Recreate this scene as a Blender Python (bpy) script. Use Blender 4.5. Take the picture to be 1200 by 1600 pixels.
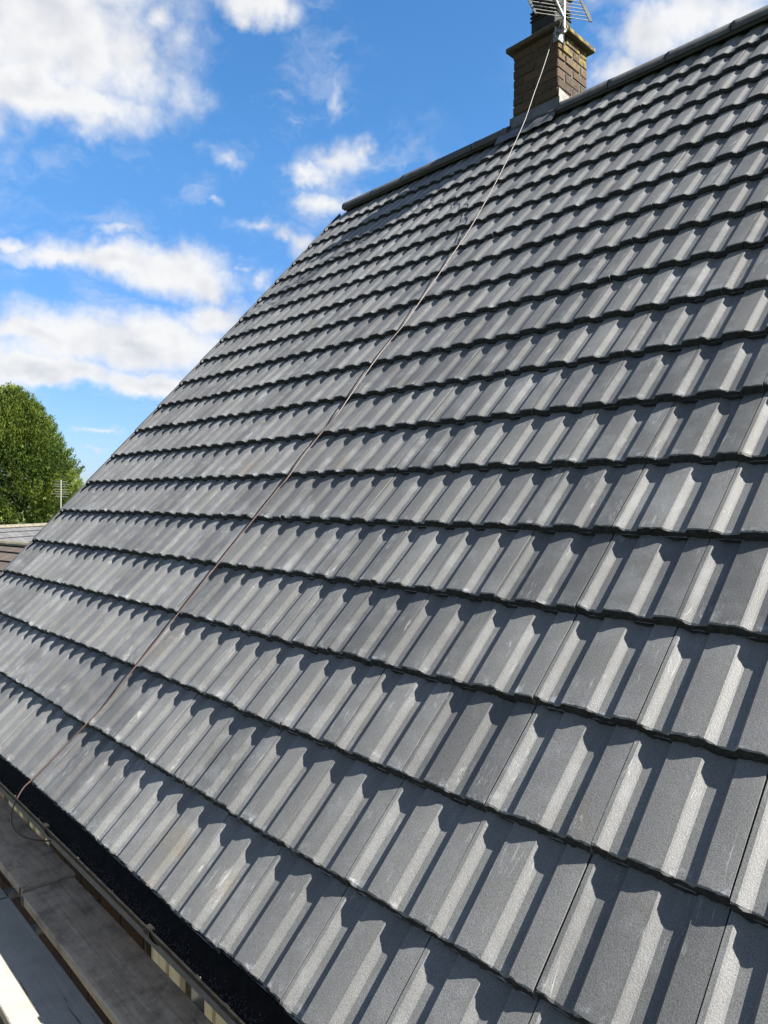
import bpy, math, random
from mathutils import Vector, Matrix
from mathutils import noise as mnoise
random.seed(7)
R = math.radians
sc = bpy.context.scene
for o in list(bpy.data.objects): bpy.data.objects.remove(o)
COL = sc.collection

# ------------------------------------------------------------------ camera
CAM = Vector((5.97707, -1.01027, 1.23146))
RIGHT = Vector((0.688818, 0.724864, 0.010090))
UP = Vector((-0.014647, 0.0, 0.999893))
FWD = Vector((-0.724787, 0.688892, -0.010617))
FPX = 1102.67                       # focal length in pixels of the 1200 x 1600 photograph
cam = bpy.data.cameras.new('camera')
cam.sensor_fit = 'VERTICAL'; cam.sensor_height = 36; cam.sensor_width = 27
cam.lens = FPX / 1600 * 36
cam.clip_start = 0.05; cam.clip_end = 3000
co = bpy.data.objects.new('camera', cam); COL.objects.link(co)
co.matrix_world = Matrix(((RIGHT.x, UP.x, -FWD.x, CAM.x), (RIGHT.y, UP.y, -FWD.y, CAM.y), (RIGHT.z, UP.z, -FWD.z, CAM.z), (0, 0, 0, 1)))
sc.camera = co

# ------------------------------------------------------------------ light
SUN = Vector((1.0, 0.42, 1.0)).normalized()      # towards the sun
sun = bpy.data.lights.new('sun', 'SUN'); sun.energy = 5.0; sun.angle = R(0.53); sun.color = (1.0, 0.955, 0.87)
so = bpy.data.objects.new('sun', sun); COL.objects.link(so)
so.rotation_euler = (-SUN).to_track_quat('-Z', 'Y').to_euler(); so.location = SUN * 60
vs = sc.view_settings
vs.view_transform = 'Standard'; vs.look = 'None'; vs.gamma = 1.0; vs.exposure = 2.35; vs.use_curve_mapping = False
sc.render.engine = 'CYCLES'
sc.cycles.max_bounces = 4; sc.cycles.diffuse_bounces = 2; sc.cycles.glossy_bounces = 2; sc.cycles.transmission_bounces = 2
sc.render.resolution_x = 768; sc.render.resolution_y = 1024

# ------------------------------------------------------------------ node helpers
class NT:
    def __init__(s, tree): s.t = tree; s.n = tree.nodes; s.l = tree.links
    def add(s, typ, props=None, **ins):
        nd = s.n.new(typ)
        for k, v in (props or {}).items(): setattr(nd, k, v)
        for k, v in ins.items():
            key = int(k[1:]) if k[0] == 'i' and k[1:].isdigit() else k.replace('_', ' ')
            sock = nd.inputs[key]
            if isinstance(v, bpy.types.NodeSocket): s.l.new(v, sock)
            else: sock.default_value = v
        return nd
    def math(s, op, a, b=0.0, clamp=False):
        return s.add('ShaderNodeMath', dict(operation=op, use_clamp=clamp), i0=a, i1=b).outputs[0]
    def vmath(s, op, a, b=(0, 0, 0)):
        nd = s.add('ShaderNodeVectorMath', dict(operation=op), i0=a, i1=b)
        return nd.outputs['Value'] if op in ('DOT_PRODUCT', 'LENGTH') else nd.outputs['Vector']
    def noise(s, vec, scale, detail=4, rough=0.55, dist=0.0, out='Fac'):
        return s.add('ShaderNodeTexNoise', Vector=vec, Scale=scale, Detail=detail, Roughness=rough, Distortion=dist).outputs[out]
    def ramp(s, fac, lo, hi, a=0.0, b=1.0, kind='SMOOTHSTEP'):
        return s.add('ShaderNodeMapRange', dict(interpolation_type=kind), Value=fac, From_Min=lo, From_Max=hi, To_Min=a, To_Max=b).outputs['Result']
    def mix(s, fac, a, b, blend='MIX'):
        nd = s.n.new('ShaderNodeMix'); nd.data_type = 'RGBA'; nd.blend_type = blend
        for i, v in ((0, fac), (6, a), (7, b)):
            if isinstance(v, bpy.types.NodeSocket): s.l.new(v, nd.inputs[i])
            else: nd.inputs[i].default_value = v if i == 0 else (*v[:3], 1)
        return nd.outputs[2]
    def scale(s, vec, xyz):
        return s.add('ShaderNodeMapping', Vector=vec, Scale=xyz).outputs[0]

def material(name):
    m = bpy.data.materials.new(name); m.use_nodes = True
    t = NT(m.node_tree); b = t.n['Principled BSDF']
    return m, t, b
def setin(t, b, name, v):
    if isinstance(v, bpy.types.NodeSocket): t.l.new(v, b.inputs[name])
    else: b.inputs[name].default_value = v
def bump(t, b, h, strength, dist=0.002):
    nd = t.add('ShaderNodeBump', Strength=strength, Distance=dist, Height=h); t.l.new(nd.outputs[0], b.inputs['Normal'])

def simple(name, c1, c2, scale=8, rough=0.7, bstr=0.3, bscale=80, bdist=0.002, metal=0.0, spec=0.4, stretch=None, detail=5):
    """two-tone weathered surface"""
    m, t, b = material(name)
    P = t.add('ShaderNodeNewGeometry').outputs['Position']
    V = t.scale(P, stretch) if stretch else P
    f = t.ramp(t.noise(V, scale, detail), 0.3, 0.7)
    setin(t, b, 'Base Color', t.mix(f, c1, c2)); b.inputs['Roughness'].default_value = rough
    b.inputs['Metallic'].default_value = metal; b.inputs['Specular IOR Level'].default_value = spec
    bump(t, b, t.noise(V, bscale, 4), bstr, bdist)
    return m

# ------------------------------------------------------------------ sky with broken cumulus
SKY_SAT = 1.28; SKY_VAL = 0.93
world = bpy.data.worlds.new('World'); sc.world = world; world.use_nodes = True
w = NT(world.node_tree)
for nd in list(w.n): w.n.remove(nd)
sky = w.add('ShaderNodeTexSky', dict(sky_type='NISHITA', sun_disc=False, sun_elevation=math.asin(SUN.z), sun_rotation=math.atan2(SUN.x, SUN.y),
                                     altitude=100, air_density=1.0, dust_density=0.35, ozone_density=2.2))
hsv = w.add('ShaderNodeHueSaturation', Hue=0.5, Saturation=SKY_SAT, Value=SKY_VAL, Color=sky.outputs[0])
D = w.vmath('NORMALIZE', w.add('ShaderNodeTexCoord').outputs['Generated'])
# warp the direction so that cloud outlines are ragged
wn = w.vmath('SUBTRACT', w.noise(D, 10, 4, 0.6, out='Color'), (0.5, 0.5, 0.5))
Dw = w.vmath('ADD', D, w.vmath('MULTIPLY', wn, (0.075, 0.075, 0.06)))
wn2 = w.vmath('SUBTRACT', w.noise(D, 30, 3, 0.65, out='Color'), (0.5, 0.5, 0.5))
Dw = w.vmath('ADD', Dw, w.vmath('MULTIPLY', wn2, (0.028, 0.028, 0.024)))
# each cloud: direction, half width, half height (radians), weight
CLOUDS = [((-0.8164, 0.2741, 0.5083), 0.1336, 0.0681, 1.0), ((-0.8471, 0.2641, 0.4611), 0.1076, 0.0383, 1.0), ((-0.7914, 0.3425, 0.5063), 0.0583, 0.0523, 0.9),
          ((-0.8287, 0.3211, 0.4584), 0.0593, 0.0214, 0.8), ((-0.7596, 0.3655, 0.538), 0.026, 0.029, 0.65), ((-0.7809, 0.2428, 0.5755), 0.1517, 0.0675, 1),
          ((-0.8785, 0.1321, 0.4592), 0.1311, 0.0725, 1), ((-0.689, 0.4464, 0.571), 0.0436, 0.0234, 0.85), ((-0.7071, 0.4284, 0.5626), 0.0218, 0.0156, 0.6),
          ((-0.7197, 0.4948, 0.4871), 0.0171, 0.0101, 0.36), ((-0.7177, 0.5174, 0.4662), 0.0126, 0.0059, 0.32), ((-0.776, 0.4673, 0.4236), 0.0239, 0.018, 0.5),
          ((-0.6972, 0.5672, 0.4385), 0.0485, 0.0214, 0.55), ((-0.7172, 0.5523, 0.425), 0.0366, 0.0108, 0.55), ((-0.6729, 0.5887, 0.4479), 0.021, 0.0152, 0.5),
          ((-0.6736, 0.5471, 0.497), 0.0109, 0.0202, 0.33), ((-0.7146, 0.5767, 0.396), 0.0347, 0.0126, 0.46), ((-0.804, 0.4569, 0.3804), 0.0194, 0.0061, 0.4),
          ((-0.7843, 0.5061, 0.3588), 0.0414, 0.0103, 0.52), ((-0.7656, 0.5381, 0.3525), 0.0234, 0.0128, 0.5), ((-0.7524, 0.5647, 0.3393), 0.027, 0.0212, 0.6),
          ((-0.7934, 0.5325, 0.2949), 0.017, 0.0132, 0.42), ((-0.8079, 0.5051, 0.3037), 0.0118, 0.0049, 0.33), ((-0.8988, 0.3181, 0.3015), 0.0708, 0.0147, 0.8),
          ((-0.8794, 0.3658, 0.3046), 0.0804, 0.0242, 0.95), ((-0.8552, 0.4224, 0.3003), 0.0782, 0.0361, 1.0), ((-0.8368, 0.4671, 0.2857), 0.042, 0.0307, 0.9),
          ((-0.9147, 0.2575, 0.3115), 0.0304, 0.0097, 0.6), ((-0.8667, 0.3684, 0.3363), 0.0398, 0.009, 0.5), ((-0.8962, 0.3902, 0.2112), 0.1828, 0.0398, 1.0),
          ((-0.8428, 0.4802, 0.2432), 0.0596, 0.0297, 0.9), ((-0.9333, 0.2924, 0.2087), 0.0873, 0.0193, 0.9), ((-0.9369, 0.3089, 0.1639), 0.1292, 0.0228, 1.0),
          ((-0.895, 0.4161, 0.1605), 0.0762, 0.0196, 1.0), ((-0.9648, 0.2024, 0.168), 0.0911, 0.0417, 1), ((-0.9279, 0.362, 0.0892), 0.0217, 0.0032, 0.36),
          ((-0.9298, 0.3629, 0.0609), 0.0184, 0.004, 0.42), ((-0.3796, 0.7604, 0.5269), 0.0612, 0.032, 0.85), ((-0.3243, 0.7805, 0.5344), 0.0765, 0.0335, 0.9),
          ((-0.4159, 0.7562, 0.5052), 0.037, 0.0281, 0.8), ((-0.2838, 0.7767, 0.5623), 0.0866, 0.0343, 0.9), ((-0.3496, 0.7416, 0.5725), 0.0619, 0.0299, 0.7)]
def cloud_field(vec):
    acc = None
    for c, a, b_, wt in CLOUDS:
        c = Vector(c).normalized(); e = Vector((c.y, -c.x, 0)).normalized(); v = e.cross(c).normalized()
        if v.z < 0: v = -v
        rot = Matrix((e, v, e.cross(v))).transposed().to_euler('XYZ')
        mp = w.add('ShaderNodeMapping', dict(vector_type='TEXTURE'), Vector=vec, Location=tuple(c), Rotation=tuple(rot), Scale=(a, b_, 50.0)).outputs[0]
        nd = w.add('ShaderNodeMath', dict(operation='MULTIPLY_ADD'), i0=w.vmath('LENGTH', mp), i1=-wt, i2=1.35 * wt).outputs[0]
        acc = nd if acc is None else w.math('MAXIMUM', acc, nd)
    return acc
lobes = cloud_field(Dw)
# unseen rest of the sky: flat cumulus layer, cover raised to whiten the fill
sep = w.add('ShaderNodeSeparateXYZ', Vector=D)
zz = w.math('MAXIMUM', sep.outputs[2], 0.02)
flat = w.vmath('DIVIDE', D, w.add('ShaderNodeCombineXYZ', X=w.math('ADD', zz, 0.25), Y=w.math('ADD', zz, 0.25), Z=1.0).outputs[0])
gen = w.ramp(w.noise(flat, 2.6, 5, 0.6), 0.40, 0.58, -0.7, 0.9, 'LINEAR')
inview = w.ramp(w.vmath('DOT_PRODUCT', D, tuple(FWD)), 0.66, 0.76)
lob = w.math('MAXIMUM', lobes, w.math('SUBTRACT', gen, w.math('MULTIPLY', inview, 3.0)))
fb = w.noise(D, 13, 7, 0.6)
fb2 = w.noise(w.vmath('ADD', D, tuple(SUN * 0.022)), 13, 3, 0.5)
dens = w.math('ADD', lob, w.math('MULTIPLY', w.math('SUBTRACT', fb, 0.5), 1.5))
veil = w.math('MULTIPLY', w.ramp(w.noise(w.scale(Dw, (1, 1, 2.5)), 9, 4, 0.6), 0.46, 0.78), w.ramp(lob, -1.6, 0.2, 0.0, 0.42))
alpha = w.math('MAXIMUM', veil, w.math('MULTIPLY', w.ramp(dens, 0.0, 0.92), 0.97))
# lit side towards the sun, grey undersides where the cloud is thick
fb3 = w.noise(D, 13, 3, 0.5)
rel = w.math('MULTIPLY', w.math('SUBTRACT', fb3, fb2), 2.2)
thick = w.ramp(dens, 0.6, 1.6)
lowf = w.noise(w.scale(D, (1, 1, 3.2)), 6, 3, 0.5)
shade = w.math('ADD', w.math('SUBTRACT', 0.93, w.math('MULTIPLY', w.math('MULTIPLY', thick, w.ramp(lowf, 0.40, 0.62)), 0.55)), rel, True)
CL_A = (2.15, 2.28, 2.6); CL_B = (3.75, 3.75, 3.75)
ccol = w.mix(shade, CL_A, CL_B)
# sky colour scaled down towards the horizon, least in blue
elev = w.ramp(sep.outputs[2], -0.02, 0.42, 0.50, 1.0, 'LINEAR')
skyc = w.vmath('MULTIPLY', hsv.outputs[0], w.add('ShaderNodeCombineXYZ', X=w.ramp(elev, 0.5, 1.0, 0.30, 1.0, 'LINEAR'), Y=w.ramp(elev, 0.5, 1.0, 0.36, 1.0, 'LINEAR'), Z=w.ramp(elev, 0.5, 1.0, 0.60, 1.0, 'LINEAR')).outputs[0])
final = w.mix(alpha, skyc, ccol)
world.cycles.sampling_method = 'MANUAL'; world.cycles.sample_map_resolution = 256
bg = w.add('ShaderNodeBackground', Color=final, Strength=0.05)
w.l.new(bg.outputs[0], w.add('ShaderNodeOutputWorld').inputs[0])

# ------------------------------------------------------------------ mesh helpers
def mesh(name, verts, faces, mat=None, smooth=False):
    me = bpy.data.meshes.new(name); me.from_pydata([tuple(v) for v in verts], [], faces); me.update()
    if mat: me.materials.append(mat)
    if smooth:
        for p in me.polygons: p.use_smooth = True
    return me
def link(name, data, parent=None, M=None, kind=None, label=None, cat=None, group=None):
    o = bpy.data.objects.new(name, data); COL.objects.link(o)
    if parent: o.parent = parent
    if M is not None: o.matrix_local = M
    if kind: o['kind'] = kind
    if label: o['label'] = label
    if cat: o['category'] = cat
    if group: o['group'] = group
    return o
class MB:
    def __init__(s): s.v = []; s.f = []
    def box(s, a, b, rnd=0.0, taper=None):
        x0, y0, z0 = a; x1, y1, z1 = b; i = len(s.v)
        for z in (z0, z1):
            for x, y in ((x0, y0), (x1, y0), (x1, y1), (x0, y1)):
                s.v.append((x + random.uniform(-rnd, rnd), y + random.uniform(-rnd, rnd), z + random.uniform(-rnd, rnd)))
        s.f += [(i, i+3, i+2, i+1), (i+4, i+5, i+6, i+7), (i, i+1, i+5, i+4), (i+1, i+2, i+6, i+5), (i+2, i+3, i+7, i+6), (i+3, i, i+4, i+7)]
        return s
    def cbox(s, a, b, c=0.004):
        """box with chamfered edges (24 verts as 3 inset shells)"""
        i = len(s.v); lo = Vector(a); hi = Vector(b)
        idx = {}
        for sx in (0, 1):
            for sy in (0, 1):
                for sz in (0, 1):
                    for ax in range(3):
                        p = [lo[k] if sg == 0 else hi[k] for k, sg in enumerate((sx, sy, sz))]
                        for k, sg in enumerate((sx, sy, sz)):
                            if k != ax: p[k] += c if sg == 0 else -c
                        idx[(sx, sy, sz, ax)] = len(s.v); s.v.append(tuple(p))
        g = lambda a_, b_, c_, ax: idx[(a_, b_, c_, ax)]
        for q in (0, 1):
            s.f.append([g(q, 0, 0, 0), g(q, 1, 0, 0), g(q, 1, 1, 0), g(q, 0, 1, 0)][::1 if q else -1])
            s.f.append([g(0, q, 0, 1), g(0, q, 1, 1), g(1, q, 1, 1), g(1, q, 0, 1)][::1 if q else -1])
            s.f.append([g(0, 0, q, 2), g(1, 0, q, 2), g(1, 1, q, 2), g(0, 1, q, 2)][::1 if q else -1])
        for p in (0, 1):
            for q in (0, 1):
                fl = 1 if p == q else -1
                s.f.append([g(p, q, 0, 0), g(p, q, 0, 1), g(p, q, 1, 1), g(p, q, 1, 0)][::fl])
                s.f.append([g(p, 0, q, 2), g(p, 0, q, 0), g(p, 1, q, 0), g(p, 1, q, 2)][::fl])
                s.f.append([g(0, p, q, 1), g(0, p, q, 2), g(1, p, q, 2), g(1, p, q, 1)][::fl])
        for p in (0, 1):
            for q in (0, 1):
                for r_ in (0, 1):
                    t_ = [g(p, q, r_, 0), g(p, q, r_, 1), g(p, q, r_, 2)]
                    s.f.append(t_ if (p + q + r_) % 2 else t_[::-1])
        return s
    def tube(s, pts, r, n=8, cap=True):
        pts = [Vector(p) for p in pts]; base = len(s.v); prev = None
        for k, p in enumerate(pts):
            d = (pts[min(k+1, len(pts)-1)] - pts[max(k-1, 0)]).normalized()
            if prev is None:
                a = d.cross(Vector((0, 0, 1)));
                if a.length < 1e-3: a = d.cross(Vector((1, 0, 0)))
            else: a = prev - d * prev.dot(d)
            a.normalize(); prev = a; b = d.cross(a)
            rr = r[k] if isinstance(r, (list, tuple)) else r
            for j in range(n):
                t_ = 2 * math.pi * j / n; s.v.append(tuple(p + (a * math.cos(t_) + b * math.sin(t_)) * rr))
        for k in range(len(pts)-1):
            for j in range(n):
                a0 = base + k*n + j; a1 = base + k*n + (j+1) % n
                s.f.append((a0, a1, a1+n, a0+n))
        if cap:
            s.f.append(tuple(range(base + n - 1, base - 1, -1))); e = base + (len(pts)-1)*n; s.f.append(tuple(range(e, e+n)))
        return s
    def grid(s, rows):
        base = len(s.v); n = len(rows[0])
        for r_ in rows: s.v += [tuple(p) for p in r_]
        for i in range(len(rows)-1):
            for j in range(n-1):
                a0 = base + i*n + j; s.f.append((a0, a0+1, a0+n+1, a0+n))
        return s
    def build(s, name, mat, parent=None, smooth=False, **kw):
        return link(name, mesh(name, s.v, s.f, mat, smooth), parent, **kw)

# ------------------------------------------------------------------ roof frame
TH = R(48.06); CT, ST = math.cos(TH), math.sin(TH)
GAUGE = 0.3144; NC = 19
RN = Vector((0, -ST, CT)); RS = Vector((0, CT, ST))
def roofpt(u, v, h=0.0): return Vector((u, 0, 0)) + RS * v + RN * h
def roofmat(u, v, h=0.0, tilt=0.0, yaw=0.0):
    M = Matrix(((1, 0, 0), (0, RS.y, RN.y), (0, RS.z, RN.z))).to_4x4()
    return Matrix.Translation(roofpt(u, v, h)) @ M @ Matrix.Rotation(yaw, 4, 'Z') @ Matrix.Rotation(tilt, 4, 'X')
def project(P):
    c = P - CAM; z = c.dot(FWD)
    if z < 0.05: return None
    return 600 + FPX * c.dot(RIGHT) / z, 800 - FPX * c.dot(UP) / z
ROOF_X1 = 9.6547
APEX_V = 6.07

# ------------------------------------------------------------------ materials
def tile_material():
    m, t, b = material('charcoal_concrete_tile')
    P = t.add('ShaderNodeNewGeometry').outputs['Position']
    isl = t.add('ShaderNodeNewGeometry').outputs['Random Per Island']
    ob = t.add('ShaderNodeObjectInfo').outputs['Random']
    rnd = t.math('FRACT', t.math('ADD', isl, ob))
    rnd2 = t.math('FRACT', t.math('MULTIPLY', rnd, 17.31))
    uv = t.add('ShaderNodeSeparateXYZ', Vector=t.add('ShaderNodeUVMap', dict(uv_map='UVMap')).outputs[0])
    U, V = uv.outputs[0], uv.outputs[1]
    Pt = t.vmath('ADD', P, t.add('ShaderNodeCombineXYZ', X=t.math('MULTIPLY', rnd, 37), Y=t.math('MULTIPLY', rnd2, 21), Z=0.0).outputs[0])
    base = t.mix(rnd, (0.046, 0.0467, 0.0470), (0.080, 0.0802, 0.0790))
    # cloudy bloom of lime on the concrete
    bloom = t.ramp(t.noise(Pt, 7, 5, 0.65), 0.42, 0.78)
    base = t.mix(t.math('MULTIPLY', bloom, t.ramp(rnd2, 0.6, 0.95, 0.45, 0.9)), base, (0.132, 0.136, 0.141))
    warm = t.ramp(t.noise(Pt, 4.2, 3), 0.58, 0.78)
    base = t.mix(t.math('MULTIPLY', warm, t.math('MULTIPLY', rnd2, 0.95)), base, (0.082, 0.072, 0.055))
    # grit
    g1 = t.noise(P, 420, 2, 0.7); g2 = t.noise(P, 260, 3, 0.7)
    base = t.mix(0.9, base, t.mix(t.ramp(g1, 0.28, 0.72), (0.55, 0.55, 0.55), (1.45, 1.45, 1.45)), 'MULTIPLY')
    speck = t.ramp(g2, 0.69, 0.73)
    base = t.mix(t.math('MULTIPLY', speck, 0.5), base, (0.26, 0.26, 0.25))
    hole = t.ramp(g2, 0.30, 0.265)
    base = t.mix(t.math('MULTIPLY', hole, 0.8), base, (0.02, 0.02, 0.02))
    # white efflorescence along the nose, strongest in the pan
    edge = t.ramp(V, 0.0, 0.11, 1.0, 0.0)
    ef = t.ramp(t.noise(Pt, 26, 4, 0.7), 0.52, 0.72)
    base = t.mix(t.math('MULTIPLY', t.math('MULTIPLY', edge, ef), 0.6), base, (0.27, 0.28, 0.30))
    # scuffs: thin pale scratches
    sc1 = t.noise(t.scale(Pt, (70, 9, 9)), 1.0, 4, 0.7, 1.4)
    sm = t.ramp(t.noise(Pt, 6.5, 3), 0.53, 0.66)
    sr = t.math('MULTIPLY', t.ramp(sc1, 0.57, 0.62), sm)
    base = t.mix(t.math('MULTIPLY', sr, 0.5), base, (0.23, 0.23, 0.23))
    setin(t, b, 'Base Color', base)
    b.inputs['Roughness'].default_value = 0.58; b.inputs['Specular IOR Level'].default_value = 0.5; b.inputs['Diffuse Roughness'].default_value = 0.4
    h = t.math('ADD', t.math('MULTIPLY', g2, 1.6), t.math('MULTIPLY', g1, 0.5))
    bump(t, b, h, 0.42, 0.0012)
    return m
M_TILE = tile_material()
M_NOSE = simple('shade_black_tile_edge', (0.010, 0.010, 0.011), (0.022, 0.022, 0.023), 60, 0.95, 1.0, 260, 0.004, spec=0.2)  # near-black nose: shade of the down-facing edge painted into the colour
M_RIDGE = simple('ridge_concrete', (0.020, 0.021, 0.023), (0.038, 0.039, 0.041), 14, 0.6, 0.4, 300)
M_VERGE = simple('verge_plastic', (0.05, 0.053, 0.058), (0.07, 0.073, 0.078), 9, 0.55, 0.15, 200)
M_UNDER = simple('roof_membrane', (0.02, 0.02, 0.022), (0.03, 0.03, 0.03), 5, 0.9)
M_GUTTER = simple('black_gutter', (0.0055, 0.005, 0.0045), (0.012, 0.011, 0.0095), 30, 0.75, 0.3, 160, spec=0.1)
M_LEAD = simple('lead_flashing', (0.034, 0.036, 0.041), (0.058, 0.060, 0.066), 16, 0.5, 0.3, 60, 0.003)
M_MORTAR = simple('mortar', (0.022, 0.019, 0.015), (0.050, 0.042, 0.033), 30, 0.95, 0.6, 150)
M_PLASTER = simple('grey_lime_mortar', (0.10, 0.095, 0.085), (0.17, 0.16, 0.145), 22, 0.95, 0.6, 120)
M_CREAM = simple('cream_frame', (0.46, 0.385, 0.30), (0.54, 0.46, 0.37), 12, 0.45, 0.05, 100)
M_ALU = simple('weathered_aluminium', (0.26, 0.25, 0.23), (0.40, 0.39, 0.37), 40, 0.45, 0.2, 200, metal=0.75)
M_DARKPLASTIC = simple('dark_plastic', (0.035, 0.037, 0.042), (0.06, 0.062, 0.066), 30, 0.5)
M_POT = simple('sooty_clay', (0.004, 0.004, 0.004), (0.011, 0.010, 0.009), 20, 0.9, 0.5, 100)
M_GALV = simple('galvanised_steel', (0.12, 0.125, 0.125), (0.22, 0.225, 0.225), 25, 0.5, 0.2, 90, metal=0.6)

def brick_material(name, cols, mossy=False, house=False):
    m, t, b = material(name)
    g = t.add('ShaderNodeNewGeometry'); P = g.outputs['Position']
    r = t.add('ShaderNodeObjectInfo').outputs['Random']
    c = t.mix(t.ramp(r, 0.2, 0.8, kind='LINEAR'), cols[0], cols[1])
    c = t.mix(t.ramp(t.noise(P, 45, 6, 0.7), 0.4, 0.75), c, cols[2])
    c = t.mix(0.7, c, t.mix(t.ramp(t.noise(P, 330, 3, 0.7), 0.3, 0.7), (0.45, 0.45, 0.45), (1.5, 1.5, 1.5)), 'MULTIPLY')
    if mossy:
        z = t.add('ShaderNodeSeparateXYZ', Vector=P).outputs[2]
        x = t.add('ShaderNodeSeparateXYZ', Vector=g.outputs['Normal']).outputs[0]
        hi = t.math('MULTIPLY', t.ramp(z, 4.86, 5.14), t.ramp(x, 0.2, 0.7))
        ln = t.math('MULTIPLY', t.ramp(t.noise(P, 17, 6, 0.7), 0.46, 0.56), hi)
        c = t.mix(t.math('MULTIPLY', ln, 0.75), c, t.mix(t.noise(P, 60, 4), (0.12, 0.092, 0.010), (0.21, 0.165, 0.03)))
        gl = t.math('MULTIPLY', t.ramp(t.noise(P, 30, 5), 0.55, 0.7), hi)
        c = t.mix(t.math('MULTIPLY', gl, 0.5), c, (0.19, 0.175, 0.14))
    setin(t, b, 'Base Color', c); b.inputs['Roughness'].default_value = 0.92; b.inputs['Specular IOR Level'].default_value = 0.2
    bump(t, b, t.math('ADD', t.noise(P, 120, 5, 0.7), t.noise(P, 500, 3)), 0.9, 0.004)
    return m
M_CHIM = brick_material('sooty_brick', ((0.034, 0.023, 0.016), (0.060, 0.036, 0.024), (0.060, 0.047, 0.032)), mossy=True)
M_HBRICK = brick_material('red_brown_brick', ((0.026, 0.012, 0.009), (0.042, 0.018, 0.013), (0.028, 0.018, 0.013)))
M_CAP = brick_material('mossy_cap', ((0.040, 0.032, 0.022), (0.048, 0.038, 0.025), (0.075, 0.058, 0.034)), mossy=True)

# ------------------------------------------------------------------ ground
def ground_material():
    m, t, b = material('lawn')
    P = t.add('ShaderNodeNewGeometry').outputs['Position']
    c = t.mix(t.ramp(t.noise(P, 0.35, 6), 0.35, 0.65), (0.035, 0.065, 0.018), (0.07, 0.10, 0.03))
    c = t.mix(t.ramp(t.noise(P, 0.06, 4), 0.5, 0.6), c, (0.13, 0.12, 0.10))
    setin(t, b, 'Base Color', c); b.inputs['Roughness'].default_value = 0.95
    bump(t, b, t.noise(P, 30, 4), 0.6, 0.03)
    return m
GZ = -4.85
link('ground', mesh('ground', [(-1200, -1200, GZ), (1200, -1200, GZ), (1200, 1200, GZ), (-1200, 1200, GZ)], [(0, 1, 2, 3)], ground_material()), kind='structure')

link('bounce_paving', mesh('bounce_paving', [(-4, -6, GZ + 0.004), (14, -6, GZ + 0.004), (14, 1, GZ + 0.004), (-4, 1, GZ + 0.004)], [(0, 1, 2, 3)], simple('bounce_paving_concrete', (0.14, 0.13, 0.115), (0.20, 0.185, 0.165), 2, 0.9)), kind='structure')  # unseen paving, added to bounce neutral instead of green light at the windows

# ------------------------------------------------------------------ the house
house = link('house', None, M=Matrix.Translation((0, 0, GZ)), label='steep house roof of dark grey interlocking tiles with brick chimney and black gutter', cat='house')
HO = Matrix.Translation((0, 0, -GZ))          # children are written in world coordinates
def part(name, mb, mat, parent=house, smooth=False):
    o = link(name, mesh(name, mb.v, mb.f, mat, smooth), parent)
    if parent is house: o.matrix_local = HO
    return o
# roof body: membrane deck with both slopes and gable edges
ys, yr = 0.03, APEX_V * CT; zr = APEX_V * ST - 0.075
def prism(x0, x1, drop):
    mb = MB(); ye = 2 * yr - ys
    for x in (x0, x1):
        mb.v += [(x, ys, -0.075), (x, yr, zr), (x, ye, -0.075), (x, ye, -0.075 - drop), (x, yr, zr - drop), (x, ys, -0.075 - drop)]
    mb.f += [(0, 1, 7, 6), (1, 2, 8, 7), (2, 3, 9, 8), (3, 4, 10, 9), (4, 5, 11, 10), (5, 0, 6, 11), (0, 5, 4, 1), (1, 4, 3, 2), (6, 7, 10, 11), (7, 8, 9, 10)]
    return mb
roof = part('roof', prism(-0.02, ROOF_X1, 0.10), M_UNDER)

# --- tile profile (local x across the tile from joint to joint, y up the slope, z off the roof)
PITCH = 0.15; H = 0.0130; TT = 0.0295; TLEN = 0.372
def prof(s):
    """surface height below the roll top at distance s from the joint"""
    q = (s + 0.0624) % PITCH          # 0 = left top edge of a roll
    if q < 0.075: return 0.0012 * math.sin(math.pi * q / 0.075) - 0.0002
    if q < 0.101:
        k = (q - 0.075) / 0.026; return -H * (3*k*k - 2*k*k*k) * 0.2 - H * k * 0.8
    if q < 0.140: return -H
    k = (q - 0.140) / 0.010; return -H * (1 - k)
def samples(w0, w1):
    br = []
    base = -0.0624 - PITCH
    while base < w1 + PITCH:
        for q in (0.0, 0.004, 0.012, 0.022, 0.032, 0.042, 0.052, 0.062, 0.069, 0.075, 0.080, 0.088, 0.096, 0.101, 0.108, 0.116, 0.124, 0.132, 0.140, 0.145):
            br.append(base + q)
        base += PITCH
    xs = sorted(x for x in br if w0 + 0.003 < x < w1 - 0.003)
    return [w0] + xs + [w1]
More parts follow.
